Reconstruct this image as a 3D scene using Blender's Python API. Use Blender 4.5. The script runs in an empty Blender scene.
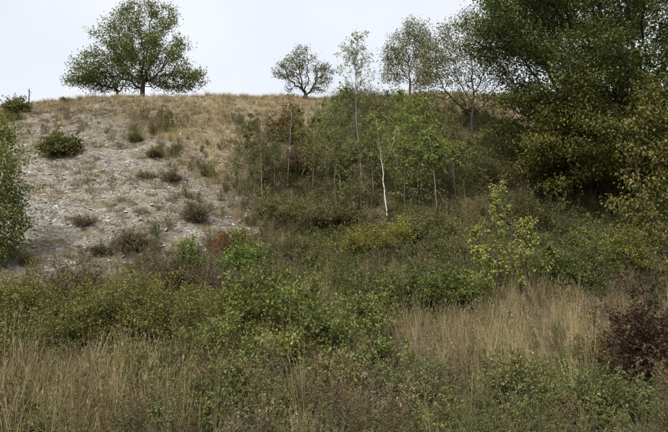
import bpy, math
import numpy as np
from mathutils import Vector

# ------------------------------------------------------------------ camera, sky, sun
sc = bpy.context.scene
W0, H0, LENS = 668.0, 432.0, 32.0
F = W0 * LENS / 36.0
PITCH = math.radians(8.0)
CAM = np.array([0.0, 0.0, 1.6])
cam_d = bpy.data.cameras.new('camera'); cam_d.lens = LENS; cam_d.sensor_width = 36.0
cam_d.sensor_fit = 'HORIZONTAL'; cam_d.clip_end = 3000.0; cam_d.clip_start = 0.05
cam = bpy.data.objects.new('camera', cam_d); sc.collection.objects.link(cam)
cam.location = CAM; cam.rotation_euler = (math.radians(90) + PITCH, 0, 0)
sc.camera = cam

SUN_EL, SUN_AZ = math.radians(50), math.radians(-158)      # azimuth from +Y, clockwise: behind the left shoulder
world = bpy.data.worlds.new('World'); sc.world = world; world.use_nodes = True
nt = world.node_tree; nt.nodes.clear()
sky = nt.nodes.new('ShaderNodeTexSky'); sky.sky_type = 'NISHITA'; sky.sun_disc = False
sky.sun_elevation = SUN_EL; sky.sun_rotation = SUN_AZ
sky.air_density = 1.0; sky.dust_density = 3.0
gain = nt.nodes.new('ShaderNodeVectorMath'); gain.operation = 'SCALE'; gain.inputs['Scale'].default_value = 1.0
nt.links.new(sky.outputs[0], gain.inputs[0])
# thin even cloud layer over the blue sky
tc = nt.nodes.new('ShaderNodeTexCoord')
nz = nt.nodes.new('ShaderNodeTexNoise'); nz.inputs['Scale'].default_value = 2.4; nz.inputs['Detail'].default_value = 5
nt.links.new(tc.outputs['Generated'], nz.inputs['Vector'])
cr = nt.nodes.new('ShaderNodeMapRange'); cr.inputs[1].default_value = 0.3; cr.inputs[2].default_value = 0.7
cr.inputs[3].default_value = 0.70; cr.inputs[4].default_value = 0.97
nt.links.new(nz.outputs['Fac'], cr.inputs[0])
mx = nt.nodes.new('ShaderNodeMix'); mx.data_type = 'RGBA'
nt.links.new(cr.outputs[0], mx.inputs['Factor']); nt.links.new(gain.outputs[0], mx.inputs['A'])
mx.inputs['B'].default_value = (5.85, 6.03, 6.36, 1)
bg = nt.nodes.new('ShaderNodeBackground'); bg.inputs['Strength'].default_value = 0.1
wo = nt.nodes.new('ShaderNodeOutputWorld')
nt.links.new(mx.outputs['Result'], bg.inputs['Color']); nt.links.new(bg.outputs[0], wo.inputs[0])

sun_d = bpy.data.lights.new('sun', 'SUN'); sun_d.energy = 3.2; sun_d.angle = math.radians(18); sun_d.color = (1, .95, .87)
sun = bpy.data.objects.new('sun', sun_d); sc.collection.objects.link(sun)
sdir = Vector((math.sin(SUN_AZ) * math.cos(SUN_EL), math.cos(SUN_AZ) * math.cos(SUN_EL), math.sin(SUN_EL)))
sun.rotation_euler = sdir.to_track_quat('Z', 'Y').to_euler()

vs = sc.view_settings; vs.view_transform = 'Standard'; vs.look = 'None'; vs.exposure = 0.76; vs.gamma = 1.0
vs.use_curve_mapping = False
cy = sc.cycles
cy.use_denoising = True; cy.denoiser = 'OPENIMAGEDENOISE'
cy.max_bounces = 5; cy.diffuse_bounces = 3; cy.glossy_bounces = 2; cy.transmission_bounces = 3; cy.transparent_max_bounces = 4
cy.use_adaptive_sampling = False

COL = sc.collection
R = np.random.default_rng(7)

# ------------------------------------------------------------------ pixels, noise, terrain
cp, sp = math.cos(PITCH), math.sin(PITCH)
FWD = np.array([0, cp, sp]); UPV = np.array([0, -sp, cp])

def to_px(P):
    d = P - CAM
    w = np.maximum(d @ FWD, 0.3)
    return W0 / 2 + F * d[..., 0] / w, H0 / 2 - F * (d @ UPV) / w

def hash2(i, j, s):
    h = (i.astype(np.int64) * 374761393 + j.astype(np.int64) * 668265263 + s * 1274126177) & 0x7fffffff
    h = ((h ^ (h >> 13)) * 1274126177) & 0x7fffffff
    return ((h ^ (h >> 16)) & 0xffff) / 65535.0

def vnoise(x, y, s=0):
    i = np.floor(x); j = np.floor(y); fx = x - i; fy = y - j
    fx = fx * fx * (3 - 2 * fx); fy = fy * fy * (3 - 2 * fy)
    a = hash2(i, j, s); b = hash2(i + 1, j, s); c = hash2(i, j + 1, s); d = hash2(i + 1, j + 1, s)
    return (a * (1 - fx) + b * fx) * (1 - fy) + (c * (1 - fx) + d * fx) * fy - 0.5

def fbm(x, y, s=0, o=4):
    t = 0; a = 1.0
    for k in range(o):
        t = t + a * vnoise(x * 2 ** k + 17.3 * k, y * 2 ** k - 9.1 * k, s + k); a *= 0.5
    return t

KS = [-400, 0, 7.5, 11, 13.5, 16, 18, 20, 23, 26, 30, 34, 37, 39, 41, 43, 46, 52, 70, 120, 900]
KZ = [-2, -.05, .0, .2, .55, 1.15, 1.75, 2.65, 4.45, 6.5, 9.4, 12.4, 14.3, 15.25, 15.9, 16.2, 16.35, 16.2, 15.2, 12, 0]
_t = np.linspace(-10, 90, 2001); _z = np.interp(_t, KS, KZ)
_k = np.exp(-np.linspace(-2.5, 2.5, 61) ** 2); _k /= _k.sum()
_zs = np.convolve(np.pad(_z, 30, mode='edge'), _k, 'valid')

def height(x, y):
    x = np.asarray(x, float); y = np.asarray(y, float)
    spur = 2.0 * np.exp(-((x + 11) / 6.0) ** 2) - 1.4 * np.exp(-((x + 2.0) / 3.2) ** 2) - 1.0 * np.exp(-((x - 13) / 5.0) ** 2)
    up = np.clip((y - 13) / 9, 0, 1) * np.clip((43 - y) / 8, 0, 1)
    s = y + spur * up
    z = np.where((s > -9) & (s < 89), np.interp(s, _t, _zs), np.interp(s, KS, KZ))
    k = np.interp(x, [-300, -60, -30, -23, -18.4, -15.6, -11.9, -9.5, -7.6, -4, 0, 4, 8, 30, 60, 300], [.3, .55, .89, .957, .974, .97, .964, .973, .992, .998, 1.0, 1.004, 1.012, 1.0, .9, .5])
    z = np.where(z > 0, z * k, z)
    fade = np.exp(-np.clip((np.hypot(x, y - 25) - 45) / 30, 0, 9))
    slope = np.clip((y - 14) / 6, 0, 1)
    z = z + fade * (fbm(x * .22, y * .22, 3, 3) * (.25 + .35 * slope) + fbm(x * 1.1, y * 1.1, 9, 3) * (.05 + .13 * slope))
    # small sheep-track steps across the bare face
    z = z + fade * slope * np.clip((42 - y) / 4, 0, 1) * .07 * np.sin((y + .18 * x) * 3.1 + 4 * vnoise(x * .35, y * .35, 21))
    return z

def at(px, py, default=43.0):
    """first ground point on the ray through a pixel"""
    d = FWD + (px - W0 / 2) / F * np.array([1.0, 0, 0]) - (py - H0 / 2) / F * UPV
    t = np.linspace(4, 60, 5601)
    P = CAM + t[:, None] * d
    hit = np.nonzero(P[:, 2] < height(P[:, 0], P[:, 1]))[0]
    p = P[hit[0]] if len(hit) else CAM + d * (default / d[1])
    p = p.copy(); p[2] = height(p[0], p[1])
    return p

def mpp(p):          # metres for one photograph pixel at that point
    return float((p - CAM) @ FWD) / F

def poly_sd(px, py, poly):
    """signed distance in pixels, positive inside"""
    poly = np.array(poly, float); n = len(poly)
    d = np.full(px.shape, 1e9); ins = np.zeros(px.shape, bool)
    for i in range(n):
        a, b = poly[i], poly[(i + 1) % n]; e = b - a
        t = np.clip(((px - a[0]) * e[0] + (py - a[1]) * e[1]) / (e @ e), 0, 1)
        d = np.minimum(d, np.hypot(px - a[0] - t * e[0], py - a[1] - t * e[1]))
        c = ((a[1] > py) != (b[1] > py))
        with np.errstate(divide='ignore', invalid='ignore'):
            ins ^= c & (px < (b[0] - a[0]) * (py - a[1]) / (b[1] - a[1] + 1e-12) + a[0])
    return np.where(ins, d, -d)

SCREE = [(-30, 128), (10, 122), (50, 113), (112, 113), (140, 124), (155, 150), (182, 168), (200, 190), (226, 206), (242, 230),
         (226, 246), (200, 250), (168, 258), (130, 266), (95, 274), (40, 279), (-30, 280)]
GRASSY = [(-40, 90), (60, 92), (330, 88), (345, 118), (310, 150), (262, 165), (262, 206), (244, 226), (224, 204), (200, 188), (182, 168), (160, 150),
          (150, 124), (90, 116), (30, 122), (-40, 130)]
GRASSY2 = [(415, 88), (540, 85), (560, 150), (505, 150), (480, 122), (430, 112)]

def zones(P):
    px, py = to_px(P)
    x, y = P[..., 0], P[..., 1]
    n = fbm(x * .8, y * .8, 31, 4) + .9 * fbm(x * .28 + 5, y * .5, 35, 2)
    s = 1 / (1 + np.exp(-(poly_sd(px, py, SCREE) + 30 * n) / 9))
    g = 1 / (1 + np.exp(-(np.maximum(poly_sd(px, py, GRASSY), poly_sd(px, py, GRASSY2)) + 34 * n) / 13))
    g = np.where(y > 41.0, 1.0, g); s = np.where(y > 41.5, 0, s)
    return s, g * (1 - .75 * s), px, py

# ------------------------------------------------------------------ mesh and material helpers
def mesh_np(name, V, quads=None, tris=None, col=None, mat=None, smooth=True, extra=None):
    me = bpy.data.meshes.new(name)
    V = np.ascontiguousarray(V, np.float32)
    q = np.zeros((0, 4), np.int32) if quads is None else np.asarray(quads, np.int32).reshape(-1, 4)
    t = np.zeros((0, 3), np.int32) if tris is None else np.asarray(tris, np.int32).reshape(-1, 3)
    me.vertices.add(len(V)); me.vertices.foreach_set('co', V.ravel())
    me.loops.add(q.size + t.size); me.loops.foreach_set('vertex_index', np.concatenate([q.ravel(), t.ravel()]))
    n = len(q) + len(t); me.polygons.add(n)
    st = np.concatenate([np.arange(len(q)) * 4, q.size + np.arange(len(t)) * 3]).astype(np.int32)
    me.polygons.foreach_set('loop_start', st)
    me.polygons.foreach_set('use_smooth', np.full(n, smooth, bool))
    me.update(calc_edges=True)
    if col is not None:
        c = np.ones((len(V), 4), np.float32); c[:, :3] = col
        me.attributes.new('col', 'FLOAT_COLOR', 'POINT').data.foreach_set('color', c.ravel())
    for k, v in (extra or {}).items():
        me.attributes.new(k, 'FLOAT', 'POINT').data.foreach_set('value', np.asarray(v, np.float32))
    if mat: me.materials.append(mat)
    return me

def obj(name, me, parent=None, loc=None):
    o = bpy.data.objects.new(name, me); COL.objects.link(o)
    if parent is not None: o.parent = parent
    if loc is not None: o.location = tuple(float(v) for v in loc)
    return o

def tag(o, label, cat=None, group=None, kind=None):
    o['label'] = label
    if cat: o['category'] = cat
    if group: o['group'] = group
    if kind: o['kind'] = kind
    return o

def new_mat(name):
    m = bpy.data.materials.new(name); m.use_nodes = True
    n = m.node_tree; n.nodes.clear()
    return m, n, n.nodes.new, n.links.new

def leaf_mat(name, trans=.3, jit=.25, rough=.55):
    m, n, N, L = new_mat(name)
    a = N('ShaderNodeAttribute'); a.attribute_name = 'col'
    oi = N('ShaderNodeObjectInfo')
    mr = N('ShaderNodeMapRange'); mr.inputs[3].default_value = 1 - jit; mr.inputs[4].default_value = 1 + jit
    L(oi.outputs['Random'], mr.inputs[0])
    hs = N('ShaderNodeHueSaturation'); L(a.outputs['Color'], hs.inputs['Color']); L(mr.outputs[0], hs.inputs['Value'])
    p = N('ShaderNodeBsdfPrincipled'); p.inputs['Roughness'].default_value = rough; p.inputs['Specular IOR Level'].default_value = .35
    L(hs.outputs[0], p.inputs['Base Color'])
    tr = N('ShaderNodeBsdfTranslucent')
    g = N('ShaderNodeMix'); g.data_type = 'RGBA'; g.blend_type = 'MULTIPLY'; g.inputs['Factor'].default_value = 1
    L(hs.outputs[0], g.inputs['A']); g.inputs['B'].default_value = (1.25, 1.2, .6, 1); L(g.outputs['Result'], tr.inputs[0])
    mx = N('ShaderNodeMixShader'); mx.inputs[0].default_value = trans
    L(p.outputs[0], mx.inputs[1]); L(tr.outputs[0], mx.inputs[2])
    o = N('ShaderNodeOutputMaterial'); L(mx.outputs[0], o.inputs[0])
    return m

def bark_mat(name, birch=False):
    m, n, N, L = new_mat(name)
    a = N('ShaderNodeAttribute'); a.attribute_name = 'col'
    t = N('ShaderNodeTexCoord'); mp = N('ShaderNodeMapping')
    mp.inputs['Scale'].default_value = (9, 9, 14) if birch else (14, 14, 3)
    L(t.outputs['Object'], mp.inputs[0])
    nz = N('ShaderNodeTexNoise'); nz.inputs['Scale'].default_value = 1.6; nz.inputs['Detail'].default_value = 6
    L(mp.outputs[0], nz.inputs['Vector'])
    r = N('ShaderNodeMapRange')
    if birch: vals = (.36, .44, .22, 1.05)
    else: vals = (.3, .75, .55, 1.35)
    for k, v in zip((1, 2, 3, 4), vals): r.inputs[k].default_value = v
    L(nz.outputs['Fac'], r.inputs[0])
    mu = N('ShaderNodeVectorMath'); mu.operation = 'SCALE'; L(a.outputs['Color'], mu.inputs[0]); L(r.outputs[0], mu.inputs['Scale'])
    p = N('ShaderNodeBsdfPrincipled'); p.inputs['Roughness'].default_value = .85; p.inputs['Specular IOR Level'].default_value = .2
    L(mu.outputs[0], p.inputs['Base Color'])
    b = N('ShaderNodeBump'); b.inputs['Strength'].default_value = .6; b.inputs['Distance'].default_value = .02
    L(nz.outputs['Fac'], b.inputs['Height']); L(b.outputs[0], p.inputs['Normal'])
    o = N('ShaderNodeOutputMaterial'); L(p.outputs[0], o.inputs[0])
    return m

M_LEAF = leaf_mat('leaf', .3, .2)
M_GRASS = leaf_mat('grass_blade', .25, .35, .65)
M_BARK = bark_mat('bark'); M_BIRCH = bark_mat('birch_bark', True)

def stone_mat():
    m, n, N, L = new_mat('chalk_stone')
    oi = N('ShaderNodeObjectInfo'); t = N('ShaderNodeTexCoord')
    nz = N('ShaderNodeTexNoise'); nz.inputs['Scale'].default_value = 4; nz.inputs['Detail'].default_value = 6
    L(t.outputs['Object'], nz.inputs['Vector'])
    ad = N('ShaderNodeMath'); ad.operation = 'ADD'; L(nz.outputs['Fac'], ad.inputs[0]); L(oi.outputs['Random'], ad.inputs[1])
    cr = N('ShaderNodeValToRGB'); e = cr.color_ramp.elements
    e[0].position = .35; e[0].color = (.11, .097, .076, 1); e[1].position = 1.15 - .15; e[1].color = (.42, .40, .365, 1)
    x = e.new(.65); x.color = (.235, .22, .19, 1)
    L(ad.outputs[0], cr.inputs[0])
    p = N('ShaderNodeBsdfPrincipled'); p.inputs['Roughness'].default_value = .95; p.inputs['Specular IOR Level'].default_value = .15
    L(cr.outputs[0], p.inputs['Base Color'])
    b = N('ShaderNodeBump'); b.inputs['Strength'].default_value = .5; b.inputs['Distance'].default_value = .03
    L(nz.outputs['Fac'], b.inputs['Height']); L(b.outputs[0], p.inputs['Normal'])
    o = N('ShaderNodeOutputMaterial'); L(p.outputs[0], o.inputs[0])
    return m
M_STONE = stone_mat()

def ground_mat():
    m, n, N, L = new_mat('hill_ground')
    t = N('ShaderNodeTexCoord')
    def noise(scale, det=6, stretch=None):
        z = N('ShaderNodeTexNoise'); z.inputs['Scale'].default_value = scale; z.inputs['Detail'].default_value = det
        z.inputs['Roughness'].default_value = .65
        if stretch:
            mp = N('ShaderNodeMapping'); mp.inputs['Scale'].default_value = stretch; L(t.outputs['Object'], mp.inputs[0]); L(mp.outputs[0], z.inputs['Vector'])
        else: L(t.outputs['Object'], z.inputs['Vector'])
        return z.outputs['Fac']
    def ramp(f, stops):
        c = N('ShaderNodeValToRGB'); e = c.color_ramp.elements
        e[0].position, e[0].color = stops[0][0], (*stops[0][1], 1); e[1].position, e[1].color = stops[-1][0], (*stops[-1][1], 1)
        for p_, c_ in stops[1:-1]: k = e.new(p_); k.color = (*c_, 1)
        L(f, c.inputs[0]); return c.outputs[0]
    def att(nm):
        a = N('ShaderNodeAttribute'); a.attribute_name = nm; return a.outputs['Fac']
    def mix(f, a, b):
        k = N('ShaderNodeMix'); k.data_type = 'RGBA'; L(f, k.inputs['Factor']); L(a, k.inputs['A']); L(b, k.inputs['B']); return k.outputs['Result']
    soil = ramp(noise(3.0), [(.3, (.045, .034, .022)), (.5, (.085, .065, .042)), (.7, (.13, .105, .07))])
    thatch = ramp(noise(5.0, 8), [(.3, (.105, .083, .056)), (.5, (.19, .158, .106)), (.72, (.29, .25, .175))])
    chalk = ramp(noise(2.6, 10, (1, 1, 2)), [(.3, (.10, .085, .062)), (.45, (.19, .172, .14)), (.58, (.27, .253, .222)), (.72, (.38, .365, .33))])
    v = N('ShaderNodeTexVoronoi'); v.inputs['Scale'].default_value = 9.0; L(t.outputs['Object'], v.inputs['Vector'])
    big = noise(.55, 7, (.8, 2.6, 2.6))
    br = N('ShaderNodeMapRange'); br.inputs[1].default_value = .43; br.inputs[2].default_value = .62; br.inputs[3].default_value = 0; br.inputs[4].default_value = .62
    L(big, br.inputs[0])
    vc = N('ShaderNodeTexVoronoi'); vc.inputs['Scale'].default_value = 15.0; vc.inputs['Randomness'].default_value = 1
    mpv = N('ShaderNodeMapping'); mpv.inputs['Scale'].default_value = (.75, 1.3, 1.3); mpv.inputs['Rotation'].default_value = (0, 0, .25)
    L(t.outputs['Object'], mpv.inputs[0]); L(mpv.outputs[0], vc.inputs['Vector'])
    sv = N('ShaderNodeSeparateColor'); L(vc.outputs['Color'], sv.inputs[0])
    pc = ramp(sv.outputs[0], [(.0, (.08, .073, .061)), (.3, (.18, .171, .152)), (.65, (.30, .292, .270)), (.9, (.45, .442, .418)), (1.0, (.62, .612, .59))])
    hf = N('ShaderNodeValue'); hf.outputs[0].default_value = .68
    chalk = mix(hf.outputs[0], chalk, pc)
    st = ramp(noise(1.3, 8, (1.0, 3.4, 3.4)), [(.32, (.34, .315, .275)), (.5, (.72, .71, .685)), (.69, (1.0, .995, .985))])
    sm = N('ShaderNodeMix'); sm.data_type = 'RGBA'; sm.blend_type = 'MULTIPLY'; sm.inputs['Factor'].default_value = 1
    L(chalk, sm.inputs['A']); L(st, sm.inputs['B']); chalk = sm.outputs['Result']
    chalk = mix(br.outputs[0], chalk, thatch)
    c = mix(att('grass'), soil, thatch); c = mix(att('scree'), c, chalk)
    p = N('ShaderNodeBsdfPrincipled'); p.inputs['Roughness'].default_value = .95; p.inputs['Specular IOR Level'].default_value = .1
    L(c, p.inputs['Base Color'])
    ad = N('ShaderNodeMath'); ad.operation = 'MULTIPLY_ADD'; L(v.outputs['Distance'], ad.inputs[0]); ad.inputs[1].default_value = .8; L(noise(6, 10), ad.inputs[2])
    b = N('ShaderNodeBump'); b.inputs['Strength'].default_value = .8; b.inputs['Distance'].default_value = .09
    L(ad.outputs[0], b.inputs['Height']); L(b.outputs[0], p.inputs['Normal'])
    o = N('ShaderNodeOutputMaterial'); L(p.outputs[0], o.inputs[0])
    return m

# ------------------------------------------------------------------ the hillside
def axis(lo, hi, step, far, g=1.18):
    a = list(np.arange(lo, hi + 1e-6, step)); s = step
    while a[-1] < far: s *= g; a.append(a[-1] + s)
    s = step
    while a[0] > -far: s *= g; a.insert(0, a[0] - s)
    return np.array(a)

def build_ground():
    xs = axis(-28, 24, .17, 900); ys = axis(5, 45, .17, 900)
    X, Y = np.meshgrid(xs, ys); Z = height(X, Y)
    V = np.stack([X, Y, Z], -1).reshape(-1, 3)
    nx, ny = len(xs), len(ys)
    i = (np.arange(ny - 1)[:, None] * nx + np.arange(nx - 1)[None]).ravel()
    q = np.stack([i, i + 1, i + nx + 1, i + nx], 1)
    s, g, _, _ = zones(V)
    # rubble relief on the bare chalk
    r = np.abs(fbm(V[:, 0] * 2.4, V[:, 1] * 2.4, 51, 3)) * .14 * s
    V[:, 2] += r
    o = obj('hillside', mesh_np('hillside', V, quads=q, mat=ground_mat(), extra={'scree': s, 'grass': g}))
    o['kind'] = 'structure'; o['label'] = 'steep scrubby hillside with a bare pale chalk face'
    return o
build_ground()

# ------------------------------------------------------------------ plant geometry
def unit(v): return v / (np.linalg.norm(v, axis=-1, keepdims=True) + 1e-9)

class Geo:
    def __init__(s): s.V = []; s.Q = []; s.T = []; s.C = []; s.n = 0
    def add(s, V, Q=None, T=None, C=(1, 1, 1)):
        V = V.reshape(-1, 3)
        if Q is not None: s.Q.append(Q.reshape(-1, 4) + s.n)
        if T is not None: s.T.append(T.reshape(-1, 3) + s.n)
        s.V.append(V); s.C.append(np.broadcast_to(np.asarray(C, float), V.shape)); s.n += len(V)
    def mesh(s, name, mat, smooth=True):
        return mesh_np(name, np.concatenate(s.V), np.concatenate(s.Q) if s.Q else None, np.concatenate(s.T) if s.T else None,
                       np.concatenate(s.C), mat, smooth)

def tubes(G, A, B, ra, rb, col, k=4):
    """open frusta from A to B"""
    n = len(A)
    if n == 0: return
    d = unit(B - A); h = np.where(np.abs(d[:, 2:3]) > .9, np.array([[1., 0, 0]]), np.array([[0, 0, 1.]]))
    u = unit(np.cross(d, h)); w = np.cross(d, u)
    th = np.arange(k) * 2 * math.pi / k
    ring = np.cos(th)[None, :, None] * u[:, None] + np.sin(th)[None, :, None] * w[:, None]
    Va = A[:, None] + ring * np.asarray(ra).reshape(-1, 1, 1); Vb = B[:, None] + ring * np.asarray(rb).reshape(-1, 1, 1)
    V = np.concatenate([Va, Vb], 1)
    i = np.arange(k); j = (i + 1) % k
    q = np.stack([i, j, j + k, i + k], 1)[None] + (np.arange(n) * 2 * k)[:, None, None]
    c = np.asarray(col, float)
    if c.ndim == 2: c = np.repeat(c, 2 * k, 0)
    G.add(V, Q=q, C=c)

def curve(P0, P1, P2, n):
    t = np.linspace(0, 1, n + 1)[None, :, None]
    return (1 - t) ** 2 * P0[:, None] + 2 * t * (1 - t) * P1[:, None] + t ** 2 * P2[:, None]

def curve_tubes(G, C, r0, r1, col, k=3):
    n, m, _ = C.shape
    r = np.asarray(r0).reshape(-1, 1) * (1 - np.linspace(0, 1, m)) + np.asarray(r1).reshape(-1, 1) * np.linspace(0, 1, m)
    r = np.broadcast_to(r, (n, m))
    tubes(G, C[:, :-1].reshape(-1, 3), C[:, 1:].reshape(-1, 3), r[:, :-1].ravel(), r[:, 1:].ravel(), col, k)

def leaves(G, P, D, size, cols, rng, wid=.34, spread=1.0, droop=.2, fold=.14):
    n = len(P)
    if n == 0: return
    ax = unit(unit(D) * .7 + rng.normal(0, .55 * spread, (n, 3)) + np.array([0, 0, -droop]))
    up = unit(np.array([0, 0, 1.0]) + rng.normal(0, .55, (n, 3)))
    sd = unit(np.cross(ax, up)); nm = np.cross(sd, ax)
    L = np.asarray(size).reshape(-1, 1) * rng.uniform(.65, 1.25, (n, 1))
    m = P + ax * L * .45
    V = np.stack([P, m + sd * L * wid + nm * L * fold, P + ax * L - nm * L * .08, m - sd * L * wid + nm * L * fold], 1)
    G.add(V, Q=np.arange(4 * n).reshape(n, 4), C=np.repeat(cols, 4, 0))

LEAF_GAIN = np.array([1.62, 1.42, 1.05])
def pick(cols, n, rng, jit=.16):
    """leaf colours drawn from (weight, rgb) pairs"""
    w = np.array([c[0] for c in cols], float); w /= w.sum()
    c = np.array([c[1] for c in cols])[rng.choice(len(cols), n, p=w)]
    return c * LEAF_GAIN * rng.uniform(1 - jit, 1 + jit, (n, 1)) * rng.uniform(1 - jit * .4, 1 + jit * .4, (n, 3))

# ------------------------------------------------------------------ trees grown into a crown volume
def colonize(att, trunk, step, kill, rng, maxit=90, up=.12, jit=.25):
    pos = [np.array(p, float) for p in trunk]; par = [-1] + list(range(len(trunk) - 1))
    P = np.array(pos)
    d = np.linalg.norm(att[:, None] - P[None], axis=2); near = d.argmin(1); nd = d.min(1)
    for it in range(maxit):
        if len(att) == 0: break
        u = unit(att - P[near])
        acc = np.zeros((len(P), 3)); np.add.at(acc, near, u)
        cnt = np.bincount(near, minlength=len(P)); idx = np.nonzero(cnt)[0]
        dr = unit(acc[idx] / cnt[idx, None] + np.array([0, 0, up]) + rng.normal(0, jit, (len(idx), 3)))
        new = P[idx] + dr * step
        base = len(P); P = np.vstack([P, new]); par += list(idx)
        dn = np.linalg.norm(att[:, None] - new[None], axis=2)
        j = dn.argmin(1); v = dn[np.arange(len(att)), j]
        b = v < nd; near = np.where(b, base + j, near); nd = np.minimum(nd, v)
        keep = nd > kill
        att, near, nd = att[keep], near[keep], nd[keep]
    return P, np.array(par)

def ellipsoids(specs, n, rng, shell=.35, lump=.22):
    """points in a union of ellipsoids (cx,cy,cz,rx,ry,rz,weight), denser towards the surface"""
    out = []
    tot = sum(s[6] for s in specs)
    for s in specs:
        k = int(n * s[6] / tot)
        v = unit(rng.normal(size=(k, 3))); r = rng.uniform(0, 1, (k, 1)) ** shell
        ph = rng.uniform(0, 6.28, 6); a = np.arctan2(v[:, 1], v[:, 0]); e = np.arcsin(v[:, 2])
        lum = 1 + lump * (.5 * np.sin(2 * a + 3 * e + ph[0]) + .5 * np.sin(5 * e + a + ph[1]) + .45 * np.sin(7 * e - 3 * a + ph[2]) + .35 * np.sin(9 * e + 4 * a + ph[3]))
        out.append(np.array(s[:3]) + v * r * lum[:, None] * np.array(s[3:6]))
    return np.concatenate(out)

def tree(name, label, base, trunk, crown, n_att, step, kill, r_trunk, leaf, rng, group=None, bark=(.07, .055, .042), up=.1,
         mat=None, rmin=.006, per=20, lsize=.09, lspread=.28, cat='tree', gap=0.0, jit=.25, droop=.25, colfn=None, minz=None, rpow=.48, tip=3.0, flat=.7):
    """base: world point; trunk: list of points relative to base; crown: ellipsoids relative to base"""
    att = ellipsoids(crown, n_att, rng)
    if gap > 0:      # open gaps through the crown
        k = fbm(att[:, 0] * .55 + 3 * rng.uniform(), att[:, 2] * .55 + att[:, 1] * .4, int(rng.integers(999)), 2) > (gap - .5)
        att = att[k]
    if minz is not None: att = att[att[:, 2] > minz]
    P, par = colonize(att, trunk, step, kill, rng, up=up, jit=jit)
    n = len(P); cnt = np.zeros(n); nch = np.zeros(n, int); np.add.at(nch, par[1:], 1)
    cnt[nch == 0] = 1
    main = np.full(n, -1); best = np.zeros(n)
    for i in range(n - 1, 0, -1):
        cnt[par[i]] += cnt[i]
        if cnt[i] > best[par[i]]: best[par[i]] = cnt[i]; main[par[i]] = i
    r = np.maximum(rmin, r_trunk * (cnt / cnt[0]) ** rpow)
    c = np.arange(1, n); p = par[1:]
    # trunk flare
    ra = np.where(main[p] == c, r[p], np.minimum(r[p], r[c] * 1.3)); ra[p == 0] *= 1.35
    root = obj(name, None, loc=base); root.empty_display_size = .3
    tag(root, label, cat, group)
    G = Geo()
    bc = np.asarray(bark)
    for lo, hi, k in ((.06, 9, 8), (.02, .06, 5), (0, .02, 3)):
        s = (r[c] >= lo) & (r[c] < hi)
        tubes(G, P[p[s]], P[c[s]], ra[s], r[c[s]], bc, k)
    obj('trunk', G.mesh('trunk', mat or M_BARK), root)
    if per > 0:
        tips = np.nonzero(cnt <= tip)[0]; tips = tips[tips > len(trunk)]
        D = unit(P[tips] - P[par[tips]])
        k = rng.poisson(per, len(tips)); ii = np.repeat(np.arange(len(tips)), k)
        LP = P[tips][ii] + rng.normal(0, lspread, (len(ii), 3)) * np.array([1, 1, flat])
        LD = D[ii] + rng.normal(0, .4, (len(ii), 3))
        cols = pick(leaf, len(ii), rng)
        if colfn is not None: cols = colfn(LP, cols, rng)
        G = Geo(); leaves(G, LP, LD, np.full(len(ii), lsize), cols, rng, droop=droop)
        obj('crown', G.mesh('crown', M_LEAF, False), root)
    return root

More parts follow.
